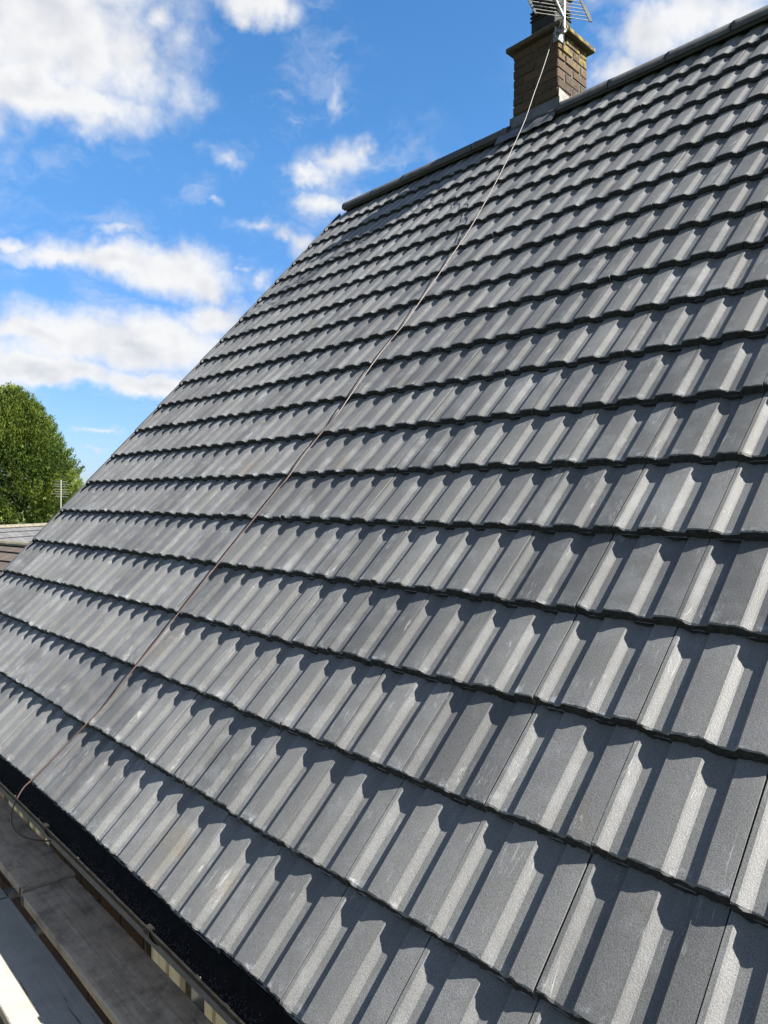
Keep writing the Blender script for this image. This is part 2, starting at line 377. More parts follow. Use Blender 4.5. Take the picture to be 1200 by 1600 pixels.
def tile_mesh(name, seed, w0=0.0016, w1=0.2984):
    rg = random.Random(seed); xs = samples(w0, w1); n = len(xs)
    th = TT - 0.0005
    top = []
    def nz(x, k, amp): return amp * mnoise.noise((x * 55 + seed * 13.7, k * 7.1, seed * 3.3)) + amp * 0.7 * mnoise.noise((x * 190 + seed, k * 3.7, 1.3))
    rows = []
    sag = rg.uniform(-0.001, 0.001)
    chips = [(rg.uniform(w0, w1), rg.uniform(0.006, 0.014), rg.uniform(0.002, 0.005)) for _ in range(rg.choice((0, 1, 1, 2)))]
    def chip(x): return sum(d * max(0, 1 - abs(x - c) / wd_) for c, wd_, d in chips)
    rows.append([(x, -0.0065 + nz(x, 1, 0.0045), prof(x) - th + nz(x, 2, 0.0025)) for x in xs])
    rows.append([(x, -0.0040 + nz(x, 3, 0.0042), prof(x) - th * 0.55 + nz(x, 4, 0.001)) for x in xs])
    rows.append([(x, -0.0005 + nz(x, 5, 0.0038) + chip(x) * 0.6, prof(x) - 0.0030 - chip(x) * 0.5 + nz(x, 6, 0.0006)) for x in xs])
    rows.append([(x, 0.0035 + nz(x, 7, 0.0034) + chip(x), prof(x) - 0.0003 + nz(x, 8, 0.0004)) for x in xs])
    rows.append([(x, 0.018 + chip(x), prof(x)) for x in xs])
    rows.append([(x, 0.17, prof(x) + sag) for x in xs])
    rows.append([(x, TLEN, prof(x)) for x in xs])
    mb = MB(); mb.grid(rows)
    # side walls
    b0 = len(mb.v)
    for xi in (0, n - 1):
        x = xs[xi]; s0 = len(mb.v)
        mb.v += [(x, TLEN, prof(x) - th)]
        col = [r_ * n + xi for r_ in range(7)]
        f = [s0] + (col[::-1] if xi else col)
        mb.f.append(tuple(f))
    # bottom face
    mb.f.append((0, n - 1, b0 + 1, b0))
    me = mesh(name, mb.v, mb.f, M_TILE)
    uv = me.uv_layers.new(name='UVMap')
    for lp in me.loops:
        p = me.vertices[lp.vertex_index].co
        uv.data[lp.index].uv = ((p.x - w0) / (w1 - w0), max(0, p.y) / TLEN)
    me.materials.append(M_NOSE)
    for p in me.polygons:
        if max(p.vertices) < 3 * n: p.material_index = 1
    return me
VAR = [tile_mesh('roof_tile', s) for s in range(1, 11)]
JOINT0 = 0.0547
VERGEVAR = [tile_mesh('verge_roof_tile', 40 + s, -0.052, 0.2984) for s in range(3)]
TILT = -math.atan2(TT, GAUGE)
rg = random.Random(11)
placements = []
ncols = int(round((ROOF_X1 - JOINT0) / 0.30))
chim_x0, chim_x1, chim_y0, chim_y1 = 2.25, 2.70, 4.03, 4.48
for k in range(NC):
    for j in range(ncols):
        u = JOINT0 + 0.30 * j
        M = roofmat(u + rg.gauss(0, 0.0009), k * GAUGE + rg.gauss(0, 0.0026) + 0.002 * math.sin(j * 0.7 + k), rg.gauss(0, 0.0007), TILT + rg.gauss(0, 0.0024), rg.gauss(0, 0.0020))
        me = VERGEVAR[rg.randrange(3)] if j == 0 else VAR[rg.randrange(len(VAR))]
        pts = [project(roofpt(u + a, k * GAUGE + b_)) for a in (0, 0.3) for b_ in (0, GAUGE)]
        area = 0
        if all(pts):
            x0, x1 = min(p[0] for p in pts), max(p[0] for p in pts); y0, y1 = min(p[1] for p in pts), max(p[1] for p in pts)
            ox = max(0, min(x1, 1200) - max(x0, 0)); oy = max(0, min(y1, 1600) - max(y0, 0))
            area = ox * oy
        placements.append((area, M, me))
order = sorted(range(len(placements)), key=lambda i: -placements[i][0])
single = set(order[:300])
rest = MB(); rest_uv = []; rest_mi = []
for i, (area, M, me) in enumerate(placements):
    if i in single:
        o = link('roof_tile', me, roof); o.matrix_local = M
    else:
        b0 = len(rest.v); rest.v += [tuple(M @ v.co) for v in me.vertices]
        for p in me.polygons:
            rest.f.append(tuple(b0 + vi for vi in p.vertices)); rest_mi.append(p.material_index); rest_uv += [tuple(me.uv_layers[0].data[li].uv) for li in p.loop_indices]
rm = mesh('roof_tile_field', rest.v, rest.f, M_TILE)
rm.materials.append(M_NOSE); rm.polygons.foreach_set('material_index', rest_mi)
ul = rm.uv_layers.new(name='UVMap')
for i, c in enumerate(rest_uv): ul.data[i].uv = c
link('roof_tile_field', rm, roof, kind='stuff')
# rear slope, never seen from here: plain courses
mb = MB()
for k in range(NC):
    v0, v1 = k * GAUGE, k * GAUGE + 0.34
    def bp(x, v, h): p = roofpt(x, v, h); return (x, 2 * yr - p.y, p.z)
    x0, x1 = -0.05, ROOF_X1
    i = len(mb.v)
    mb.v += [bp(x0, v0, 0), bp(x1, v0, 0), bp(x1, v1, -0.026), bp(x0, v1, -0.026), bp(x0, v0, -0.024), bp(x1, v0, -0.024)]
    mb.f += [(i, i+3, i+2, i+1), (i, i+1, i+5, i+4)]
link('rear_tile_course', mesh('rear_tile_course', mb.v, mb.f, M_RIDGE), roof, kind='stuff')

# dry verge units along the left edge, one for each course
def verge_mesh():
    pr = [(0.006, 0.0065), (-0.006, 0.0068), (-0.030, 0.001), (-0.047, -0.012), (-0.056, -0.032), (-0.058, -0.115), (-0.054, -0.115)]
    pr = [(-0.050, 0.003), (-0.056, 0.0045), (-0.064, 0.001), (-0.070, -0.012), (-0.074, -0.036), (-0.075, -0.125), (-0.070, -0.125)]
    mb = MB(); L = GAUGE + 0.02
    rows = [[(x, y, z) for x, z in pr] for y in (-0.004, 0.0, L)]
    mb.grid([[(x, y, z) for x, z in pr] for y in (-0.002, L)])
    n = len(pr); mb.f.append(tuple(range(n)))
    return mesh('verge_cap', mb.v, [f[::-1] for f in mb.f], M_VERGE)
VM = verge_mesh()
for k in range(NC):
    o = link('verge_cap', VM, roof); o.matrix_local = roofmat(0.0, k * GAUGE, -0.008, -0.022)

# ridge tiles, half round with a small lip at each end joint
def ridge_mesh(L):
    mb = MB(); rows = []
    r0 = 0.082
    for x, rr in ((0.0, r0 * 0.98), (0.002, r0 * 1.02), (0.030, r0 * 1.03), (0.034, r0), (L - 0.004, r0), (L - 0.002, r0 * 0.97)):
        rows.append([(x, math.cos(a) * rr * 1.12, math.sin(a) * rr * 0.86 - 0.02 + (0 if 0 < math.sin(a) else 0)) for a in [-0.35 + (math.pi + 0.7) * q / 14 for q in range(15)]])
    mb.grid([[(x, y, z) for x, y, z in r_] for r_ in rows])
    inner = [[(x, math.cos(a) * (r0 - 0.018) * 1.12, math.sin(a) * (r0 - 0.018) * 0.86 - 0.02) for a in [-0.35 + (math.pi + 0.7) * q / 14 for q in range(15)]] for x in (0.0, L - 0.002)]
    b = len(mb.v); mb.grid(inner[::-1])
    # end faces
    for e, (ro, ri) in enumerate(((0, b + 15), (5 * 15, b))):
        for j in range(14):
            f = (ro + j, ro + j + 1, ri + j + 1, ri + j); mb.f.append(f if e == 0 else f[::-1])
    for j in (0, 14): mb.f.append((j, 5 * 15 + j, b + j, b + 15 + j))
    return mesh('ridge_tile', mb.v, mb.f, M_RIDGE, True)
RL = 0.452; RM = ridge_mesh(RL - 0.005)
ridge_z = APEX_V * ST - 0.020
xr = 0.035; k = 0
spans = []
while xr < chim_x0 - 0.1:
    L = min(RL, chim_x0 - 0.012 - xr); spans.append((xr, L)); xr += RL
xr = chim_x1 + 0.035
while xr < ROOF_X1 - 0.1: spans.append((xr, RL)); xr += RL
for x, L in spans:
    o = link('ridge_tile', RM, roof)
    o.matrix_local = Matrix.Translation((x, yr, ridge_z + rg.gauss(0, 0.0015))) @ Matrix.Rotation(rg.gauss(0, 0.003), 4, 'Z') @ Matrix.Diagonal((L / RL, 1, 1, 1))
mb = MB(); mb.grid([[(x, yr + math.cos(a) * 0.078, ridge_z - 0.030 + math.sin(a) * 0.052) for a in [-0.6 + (math.pi + 1.2) * q / 14 for q in range(15)]] for x in (0.036, ROOF_X1 - 0.02)])
link('ridge_roll', mesh('ridge_roll', mb.v, mb.f, M_UNDER), roof)
mb = MB(); pr = [(math.cos(a) * 0.095, math.sin(a) * 0.073 - 0.02) for a in [-0.35 + (math.pi + 0.7) * q / 14 for q in range(15)]]
mb.v += [(0.027, y, z) for y, z in pr] + [(0.034, y, z) for y, z in pr]
mb.f.append(tuple(range(14, -1, -1)))
for j in range(14): mb.f.append((j, j+1, 16+j, 15+j))
o = link('ridge_end_cap', mesh('ridge_end_cap', mb.v, mb.f, M_RIDGE), roof); o.matrix_local = Matrix.Translation((0, yr, ridge_z))

# gutter: half round channel, rim bead, clips
GY, GZr, GR = -0.014, -0.048, 0.053
mb = MB(); rows = []
prof_g = [(GY - GR + 0.002, GZr + 0.004), (GY - GR - 0.004, GZr + 0.003), (GY - GR - 0.005, GZr - 0.003)]
outer = [(GY + GR * math.cos(a), GZr - GR * math.sin(a)) for a in [math.pi + math.pi * -q / 12 for q in range(13)]]
inner = [(GY + (GR - 0.003) * math.cos(a), GZr - (GR - 0.003) * math.sin(a)) for a in [math.pi * q / 12 for q in range(13)]]
loop = prof_g + outer[1:] + inner
xs_g = [-0.09 + 0.25 * q for q in range(40)]
for x in xs_g: rows.append([(x, y, z + 0.0012 * math.sin(x * 2.1)) for y, z in loop + [loop[0]]])
mb.grid(rows); n = len(loop) + 1
mb.f.append(tuple(range(n - 1))); 
gut = part('gutter', mb, M_GUTTER)
gut.data.polygons.foreach_set('use_smooth', [False] * len(gut.data.polygons))
def clip_mesh():
    c = MB(); w_ = 0.030
    arc = [(GY + (GR + 0.004) * math.cos(a), GZr - (GR + 0.004) * math.sin(a)) for a in [math.pi + math.pi * -q / 10 for q in range(11)]]
    arc = [(GY - GR + 0.010, GZr + 0.002), (GY - GR + 0.008, GZr + 0.009), (GY - GR - 0.010, GZr + 0.008), (GY - GR - 0.011, GZr - 0.006)] + arc[1:]
    c.grid([[(x, y, z) for y, z in arc] for x in (0, w_)])
    c.grid([[(x, y * 0.97 + GY * 0.03, z + 0.003) for y, z in arc] for x in (w_, 0)])
    m_ = len(arc)
    for j in range(m_ - 1): c.f += [(j, j+1, 3*m_ + j+1, 3*m_ + j), (m_ + j+1, m_ + j, 2*m_ + j, 2*m_ + j+1)]
    return mesh('gutter_clip', c.v, c.f, M_GUTTER)
CM = clip_mesh()
for x in (0.42, 1.30, 2.17, 3.06, 3.97, 4.86, 5.75, 6.6): link('gutter_clip', CM, gut).matrix_local = Matrix.Translation((x, 0, 0))
# grit and debris lying in the gutter
mb = MB(); rr = random.Random(4)
for _ in range(1300):
    x = rr.uniform(2.2, 5.0); a = rr.gauss(0.12, 0.24); a = max(-1.0, min(1.2, a))
    if mnoise.noise((x * 3.1, 0, 2.0)) < -0.2: continue
    y = GY + (GR - 0.005) * math.sin(a); z = GZr - (GR - 0.005) * math.cos(a)
    s = rr.uniform(0.0006, 0.0019)
    mb.box((x - s, y - s, z - s), (x + s, y + s, z + s), s * 0.4)
o = link('gutter_grit', mesh('gutter_grit', mb.v, mb.f, simple('grit', (0.03, 0.03, 0.03), (0.075, 0.072, 0.066), 200, 0.9)), gut, kind='stuff')
# fascia and soffit
mb = MB(); mb.box((-0.02, 0.050, -0.25), (ROOF_X1, 0.066, -0.03)); part('fascia', mb, M_DARKPLASTIC)
WY = 0.28
mb = MB(); mb.box((-0.02, 0.067, -0.262), (ROOF_X1, WY + 0.02, -0.250)); part('soffit', mb, M_DARKPLASTIC)

# walls: mortar core, bricks proud of it where the photo can see them, window openings
mb = MB()
W1 = (1.02, 2.07, -0.93, -0.27); W2 = (3.21, 4.42, -0.93, -0.27)
yo = 0.008
def wallbox(x0, x1, z0, z1): mb.box((x0, WY + yo, z0), (x1, WY + 0.25, z1))
wallbox(0.08, W1[0], GZ, -0.25); wallbox(W1[1], W2[0], GZ, -0.25); wallbox(W2[1], ROOF_X1 - 0.05, GZ, -0.25)
wallbox(W1[0], W1[1], GZ, W1[2]); wallbox(W2[0], W2[1], GZ, W2[2])
ye = 2 * yr - WY
mb.box((0.08, ye - 0.25, GZ), (ROOF_X1 - 0.05, ye, -0.25)); mb.box((0.085, WY + 0.251, GZ), (0.33, ye - 0.251, -0.25)); mb.box((ROOF_X1 - 0.3, WY + 0.251, GZ), (ROOF_X1 - 0.055, ye - 0.251, -0.25))
i = len(mb.v)   # gable triangles
for x in (0.085, ROOF_X1 - 0.055):
    i = len(mb.v); mb.v += [(x, WY + 0.1, -0.25), (x, ye - 0.1, -0.25), (x, yr, zr - 0.14)]; mb.f.append((i, i+1, i+2) if x > 1 else (i, i+2, i+1))
wall = part('wall', mb, M_MORTAR)
def brick_mesh(nm, L, D_, Hh, mat, seed, c=0.004):
    b_ = MB(); b_.cbox((0, 0, 0), (L, D_, Hh), c); rr = random.Random(seed)
    b_.v = [(x + rr.uniform(-.0015, .0015), y + rr.uniform(-.0015, .0015), z + rr.uniform(-.0015, .0015)) for x, y, z in b_.v]
    return mesh(nm, b_.v, b_.f, mat)
HB = [brick_mesh('brick', 0.215, 0.09, 0.065, M_HBRICK, s) for s in range(4)]
HBh = brick_mesh('brick', 0.1025, 0.09, 0.065, M_HBRICK, 9)
for k in range(17):
    z = -0.335 - 0.075 * k
    def lay(x0, x1, off):
        x = x0 + 0.005
        if off: link('brick', HBh, wall).matrix_local = Matrix.Translation((x, WY, z)); x += 0.1125
        while x + 0.21 < x1:
            link('brick', HB[rg.randrange(4)], wall).matrix_local = Matrix.Translation((x, WY + rg.uniform(-.001, .001), z)); x += 0.225
        if x + 0.1 < x1: link('brick', HBh, wall).matrix_local = Matrix.Translation((x, WY, z))
    if z > -0.93: lay(W1[1], W2[0], k % 2)
    else: lay(1.15, 4.05, k % 2)
# casement windows, cream frames
def window(W_, mull):
    x0, x1, z0, z1 = W_
    fr = MB(); fr.cbox((x0, WY + 0.03, z0), (x1, WY + 0.09, z0 + 0.055)); fr.cbox((x0, WY + 0.03, z1 - 0.055), (x1, WY + 0.09, z1))
    fr.cbox((x0, WY + 0.028, z0 + 0.056), (x0 + 0.05, WY + 0.092, z1 - 0.056)); fr.cbox((x1 - 0.05, WY + 0.028, z0 + 0.056), (x1, WY + 0.092, z1 - 0.056))
    win = part('window', fr, M_CREAM)
    xs = [x0 + 0.05] + mull + [x1 - 0.05]
    for mx in mull:
        m_ = MB(); m_.cbox((mx - 0.03, WY + 0.026, z0 + 0.057), (mx + 0.03, WY + 0.094, z1 - 0.057)); link('mullion', mesh('mullion', m_.v, m_.f, M_CREAM), win)
    for a, b_ in zip(xs[:-1], xs[1:]):
        a2 = a + (0.03 if a in mull else 0) + 0.004; b2 = b_ - (0.03 if b_ in mull else 0) - 0.004
        s_ = MB()
        s_.cbox((a2, WY + 0.012, z0 + 0.06), (a2 + 0.05, WY + 0.07, z1 - 0.06)); s_.cbox((b2 - 0.05, WY + 0.012, z0 + 0.06), (b2, WY + 0.07, z1 - 0.06))
        s_.cbox((a2 + 0.051, WY + 0.013, z0 + 0.06), (b2 - 0.051, WY + 0.068, z0 + 0.11)); s_.cbox((a2 + 0.051, WY + 0.013, z1 - 0.11), (b2 - 0.051, WY + 0.068, z1 - 0.06))
        link('sash', mesh('sash', s_.v, s_.f, M_CREAM), win)
        g_ = MB(); g_.box((a2 + 0.045, WY + 0.04, z0 + 0.105), (b2 - 0.045, WY + 0.046, z1 - 0.105)); link('pane', mesh('pane', g_.v, g_.f, M_GLASS), win)
    rm_ = MB(); rm_.box((x0, WY + 0.24, z0), (x1, WY + 0.249, z1)); link('backing_panel', mesh('backing_panel', rm_.v, rm_.f, M_ROOM), win)  # dark panel closing the opening behind the panes
def glass_material():
    m, t, b = material('window_glass'); b.inputs['Base Color'].default_value = (0.02, 0.022, 0.022, 1); b.inputs['Roughness'].default_value = 0.04
    P = t.add('ShaderNodeNewGeometry').outputs['Position']; setin(t, b, 'Roughness', t.ramp(t.noise(P, 20, 3), 0.3, 0.8, 0.02, 0.12)); return m
M_GLASS = glass_material(); M_ROOM = simple('dark_backing', (0.03, 0.03, 0.028), (0.05, 0.05, 0.045))
window(W1, [1.50, 1.79]); window(W2, [3.40, 3.76, 3.95])

# chimney: mortar core and every brick
mb = MB(); cs = 0.008
mb.box((chim_x0 + cs, chim_y0 + cs, 3.9), (chim_x1 - cs, chim_y1 - cs, 5.158)); chim = part('chimney', mb, M_MORTAR)
CB = [brick_mesh('brick', 0.215, 0.1025, 0.068, M_CHIM, 20 + s, 0.006) for s in range(5)]
CW = chim_x1 - chim_x0; gap = CW - 2 * 0.215
k = 0; z = 5.158 - 0.0695
while z > 4.25:
    for side in range(4):
        c0 = Matrix.Translation((chim_x0 + CW / 2, chim_y0 + CW / 2, z)) @ Matrix.Rotation(side * math.pi / 2, 4, 'Z')
        long_side = (side + k) % 2 == 0
        if long_side: pos = [(-CW / 2, -CW / 2), (CW / 2 - 0.215, -CW / 2)]
        else: pos = [(-0.1075, -CW / 2)]
        for x, y in pos:
            link('brick', CB[rg.randrange(5)], chim).matrix_local = c0 @ Matrix.Translation((x + rg.uniform(-.002, .002), y + rg.uniform(-.004, .003), rg.uniform(-.0015, .0015))) @ Matrix.Rotation(rg.gauss(0, .006), 4, 'Z')
    k += 1; z -= 0.078
# oversailing cap slab, sloping mortar on top of it
mb = MB(); ov = 0.05
mb.cbox((chim_x0 - ov, chim_y0 - ov, 5.159), (chim_x1 + ov, chim_y1 + ov, 5.200), 0.006)
part_cap = link('cap_slab', mesh('cap_slab', mb.v, mb.f, M_CAP), chim)
mb = MB(); rows = []
for z_, e in ((5.198, -0.035), (5.225, 0.0), (5.268, 0.10), (5.285, 0.13)):
    x0, x1, y0, y1 = chim_x0 + e, chim_x1 - e, chim_y0 + e, chim_y1 - e
    ring = []
    for (ax, ay), (bx_, by_) in (((x0, y0), (x1, y0)), ((x1, y0), (x1, y1)), ((x1, y1), (x0, y1)), ((x0, y1), (x0, y0))):
        for q in range(6):
            f_ = q / 6; px, py = ax + (bx_ - ax) * f_, ay + (by_ - ay) * f_
            nn = mnoise.noise((px * 14, py * 14, z_ * 9)) * 0.012
            ring.append((px + nn, py + nn, z_ + nn * 0.8))
    rows.append(ring + [ring[0]])
mb.grid(rows); n_ = len(rows[0]); mb.f.append(tuple(range(3 * n_, 4 * n_ - 1)))
link('flaunching', mesh('flaunching', mb.v, mb.f, M_PLASTER), chim)
# dark square pot with louvred sides
mb = MB(); cx, cy = chim_x0 + CW / 2, chim_y0 + CW / 2
for z0_, z1_, hw in ((5.25, 5.42, 0.120), (5.42, 5.435, 0.130), (5.435, 5.455, 0.112), (5.455, 5.47, 0.130), (5.47, 5.49, 0.112), (5.49, 5.505, 0.130), (5.505, 5.60, 0.115), (5.60, 5.64, 0.135)):
    mb.cbox((cx - hw, cy - hw, z0_), (cx + hw, cy + hw, z1_ - 0.0005), 0.005)
link('chimney_pot', mesh('chimney_pot', mb.v, mb.f, M_POT), chim)
# lead: front apron, upstand and soakers
mb = MB(); rr = random.Random(2)
rows = []
for yy, zz_ in ((chim_y0 - 0.004, 4.60), (chim_y0 - 0.006, 4.50), (chim_y0 - 0.010, 4.475)):
    rows.append([(chim_x0 - 0.03 + (chim_x1 - chim_x0 + 0.05) * q / 14, yy, zz_ + 0.003 * rr.uniform(-1, 1)) for q in range(15)])
for v_, h_ in ((5.955, 0.030), (5.90, 0.020), (5.84, 0.012)):
    rows.append([tuple(roofpt(chim_x0 - 0.10 + (chim_x1 - chim_x0 + 0.13) * q / 14, v_ + rr.uniform(-.004, .004), h_ + 0.004 * math.sin(q * 2.1) + rr.uniform(-.002, .002))) for q in range(15)])
mb.grid(rows); mb.f = [f[::-1] for f in mb.f]
o = link('lead_apron', mesh('lead_apron', mb.v, mb.f, M_LEAD, True), chim)
mb = MB()
mb.v += [(chim_x1 + 0.005, chim_y0 - 0.006, 4.47), (chim_x1 + 0.005, chim_y0 + 0.16, 4.66), (chim_x1 + 0.005, chim_y0 + 0.005, 4.68), (chim_x1 + 0.010, chim_y0 - 0.006, 4.47), (chim_x1 + 0.010, chim_y0 + 0.16, 4.66), (chim_x1 + 0.010, chim_y0 + 0.005, 4.68)]
mb.f += [(3, 4, 5), (0, 2, 1), (0, 1, 4, 3), (1, 2, 5, 4), (2, 0, 3, 5)]
link('mortar_fillet', mesh('mortar_fillet', mb.v, mb.f, M_PLASTER), chim)
mb = MB(); mb.grid([[(chim_x0 - 0.004, chim_y0 - 0.006, 4.60), (chim_x0 - 0.004, chim_y0 + 0.15, 4.78)], [(chim_x0 - 0.006, chim_y0 - 0.006, 4.47), (chim_x0 - 0.006, chim_y0 + 0.15, 4.6)], [tuple(roofpt(chim_x0 - 0.10, 5.96, 0.03)), (chim_x0 - 0.13, yr, ridge_z + 0.08)]])
link('lead_soaker', mesh('lead_soaker', mb.v, mb.f, M_LEAD), chim)

# ------------------------------------------------------------------ aerial on the chimney
aer = link('television_aerial', None, M=Matrix.Translation((2.775, 4.0, 5.08)), label='television aerial with slatted reflector clamped to the chimney corner', cat='aerial')
AO = Matrix.Translation((-2.775, -4.0, -5.08))
def apart(name, mb_, mat): o_ = link(name, mesh(name, mb_.v, mb_.f, mat), aer); o_.matrix_local = AO; return o_
mast_p = Vector((2.765, 4.005, 0))
mb = MB(); mb.tube([mast_p + Vector((0, 0, 5.085)), mast_p + Vector((0, 0, 6.15))], 0.0135, 12); apart('mast', mb, M_ALU)
mb = MB(); mb.cbox((2.705, 3.985, 5.10), (2.78, 4.028, 5.116), 0.002); mb.cbox((2.702, 3.97, 5.06), (2.712, 4.10, 5.15), 0.002); mb.cbox((2.655, 4.018, 5.06), (2.7015, 4.0265, 5.15), 0.002)
mb.tube([mast_p + Vector((0, -0.02, 5.108)), mast_p + Vector((0, 0.02, 5.108))], 0.02, 8); apart('corner_bracket', mb, M_GALV)
e1 = (RIGHT * 0.985 + FWD * 0.17 - UP * 0.02).normalized(); e2 = (UP * 0.92 - RIGHT * 0.36 + FWD * 0.1).normalized()
c0 = mast_p + Vector((0.0, -0.03, 5.20)) + RIGHT * 0.008
half = 0.232
mb = MB()
for q in range(12):
    off = q * 0.036 if q < 6 else q * 0.036 + 0.05
    bend = 0.0 if q < 6 else 0.0
    p = c0 + e2 * off
    mb = MB(); mb.tube([p - e1 * half, p + e1 * half], 0.0032, 6); apart('reflector_rod', mb, M_ALU)
for sgn in (-1, 1):
    mb = MB(); n = 10; ring = []
    base = c0 + e1 * half * sgn
    fr, bk = [], []
    for q in range(n + 1):
        t_ = q / n; p = base + e2 * (-0.012 + t_ * 0.20)
        wd_ = 0.006 + 0.018 * math.sin(math.pi * (0.12 + 0.8 * t_))
        fr.append(p + RIGHT * (0.004 + wd_ * (0.9 if sgn > 0 else -0.9))); bk.append(p - RIGHT * 0.005 * sgn)
    th_ = FWD * 0.006
    mb.grid([[tuple(x - th_) for x in fr], [tuple(x - th_) for x in bk]]); mb.grid([[tuple(x + th_) for x in bk], [tuple(x + th_) for x in fr]])
    m_ = n + 1
    for j in range(n): mb.f += [(j, j+1, 3*m_ + j+1, 3*m_ + j), (m_ + j+1, m_ + j, 2*m_ + j, 2*m_ + j+1)]
    mb.f += [(0, m_, 2*m_, 3*m_), (n, 3*m_ + n, 2*m_ + n, m_ + n)]
    apart('reflector_end_plate', mb, M_DARKPLASTIC)
mb = MB(); mb.tube([c0 - e2 * 0.014 - FWD * 0.012, c0 + e2 * 0.42 - FWD * 0.012], 0.0085, 8); apart('reflector_spine', mb, M_ALU)
aim = (-FWD * 0.98 + RIGHT * 0.17); aim.z = 0; aim.normalize()
bz = c0 + e2 * 0.21
mb = MB(); mb.tube([bz - aim * 0.05, bz + aim * 0.62 + Vector((0, 0, 0.16))], 0.0085, 8); apart('boom', mb, M_ALU)
for q in range(7):
    p = bz + aim * (0.12 + 0.08 * q) + Vector((0, 0, 0.02 * q + 0.03)); mb = MB(); mb.tube([p - e1 * 0.10, p + e1 * 0.10], 0.003, 6); apart('director_rod', mb, M_ALU)

# ------------------------------------------------------------------ cable from the aerial, down the roof and over the gutter
def cable_material():
    m, t, b = material('weathered_brown_cable')
    P = t.add('ShaderNodeNewGeometry').outputs['Position']; z = t.add('ShaderNodeSeparateXYZ', Vector=P).outputs[2]
    c = t.mix(t.ramp(t.noise(P, 22, 4), 0.35, 0.65), (0.055, 0.030, 0.022), (0.038, 0.023, 0.017))
    c = t.mix(t.ramp(z, 2.2, 4.2), c, (0.055, 0.045, 0.038))  # paler towards the chimney: reflected light painted into the cable colour
    setin(t, b, 'Base Color', c); b.inputs['Roughness'].default_value = 0.5; return m
cp = [(2.775, 3.975, 5.20), (2.745, 3.965, 5.115), (2.695, 3.985, 5.09), (2.66, 3.985, 5.046), (2.667, 3.921, 4.907), (2.678, 3.817, 4.701), (2.692, 3.696, 4.478), (2.706, 3.569, 4.233), (2.726, 3.38, 3.936), (2.741, 3.245, 3.732), (2.765, 3.03, 3.436), (2.788, 2.817, 3.16), (2.811, 2.608, 2.920), (2.832, 2.421, 2.71)]
cp = [Vector(p) for p in cp]
for u, v in ((2.845, 3.386), (2.862, 3.161), (2.846, 2.978), (2.852, 2.758), (2.872, 2.487), (2.888, 2.322), (2.868, 2.167), (2.866, 2.016), (2.876, 1.837), (2.866, 1.743), (2.858, 1.555), (2.846, 1.354), (2.843, 1.197), (2.832, 0.949), (2.817, 0.623), (2.810, 0.422), (2.768, 0.27), (2.728, 0.11)):
    cp.append(roofpt(u, v, 0.0065))
cp += [Vector(p) for p in ((2.706, 0.004, 0.020), (2.699, -0.034, -0.012), (2.700, -0.064, -0.058), (2.707, -0.083, -0.098), (2.719, -0.090, -0.132), (2.745, -0.082, -0.168), (2.765, -0.05, -0.201), (2.79, 0.0, -0.222), (2.80, 0.045, -0.235))]
def catmull(P, n=5):
    out = []
    for i in range(len(P) - 1):
        a, b_, c, d = P[max(i-1, 0)], P[i], P[i+1], P[min(i+2, len(P)-1)]
        for q in range(n):
            t_ = q / n
            out.append(0.5 * ((2*b_) + (c - a) * t_ + (2*a - 5*b_ + 4*c - d) * t_**2 + (3*b_ - a - 3*c + d) * t_**3))
    return out + [P[-1]]
mb = MB(); mb.tube(catmull(cp), 0.0032, 8)
o = mb.build('aerial_cable', cable_material(), smooth=True, label='thin brown aerial cable running down the tiles and over the gutter', cat='cable')

# ------------------------------------------------------------------ scaffold boards under the eaves
def board_material(name, c1, c2, dark):
    m, t, b = material(name)
    P = t.add('ShaderNodeNewGeometry').outputs['Position']; r = t.add('ShaderNodeObjectInfo').outputs['Random']
    Q = t.vmath('ADD', P, t.add('ShaderNodeCombineXYZ', X=t.math('MULTIPLY', r, 40), Y=t.math('MULTIPLY', r, 13), Z=0.0).outputs[0])
    gr = t.noise(t.scale(Q, (2.2, 60, 60)), 1.0, 6, 0.6, 0.6)
    c = t.mix(t.ramp(gr, 0.3, 0.7), c1, c2)
    c = t.mix(t.math('MULTIPLY', t.ramp(t.noise(Q, 9, 6, 0.65), 0.42, 0.72), 0.75), c, dark)
    c = t.mix(t.math('MULTIPLY', t.ramp(t.noise(Q, 45, 5, 0.7), 0.5, 0.75), 0.5), c, dark)
    crack = t.ramp(t.noise(t.scale(Q, (3.0, 75, 75)), 1.0, 3, 0.5, 1.2), 0.69, 0.73)
    c = t.mix(t.math('MULTIPLY', crack, 0.7), c, (0.02, 0.018, 0.015))
    setin(t, b, 'Base Color', c); b.inputs['Roughness'].default_value = 0.88; b.inputs['Specular IOR Level'].default_value = 0.25
    bump(t, b, t.math('ADD', gr, t.math('ADD', t.math('MULTIPLY', crack, -2.0), t.noise(Q, 300, 3))), 0.6, 0.003)
    return m
M_BROWN = board_material('dirty_brown_board', (0.38, 0.285, 0.195), (0.50, 0.39, 0.275), (0.13, 0.10, 0.07))
M_PALE = board_material('pale_grey_board', (0.24, 0.216, 0.176), (0.275, 0.25, 0.208), (0.195, 0.178, 0.148))
M_BAND = simple('rusty_band', (0.05, 0.04, 0.032), (0.10, 0.085, 0.07), 40, 0.8)
BW = 0.222
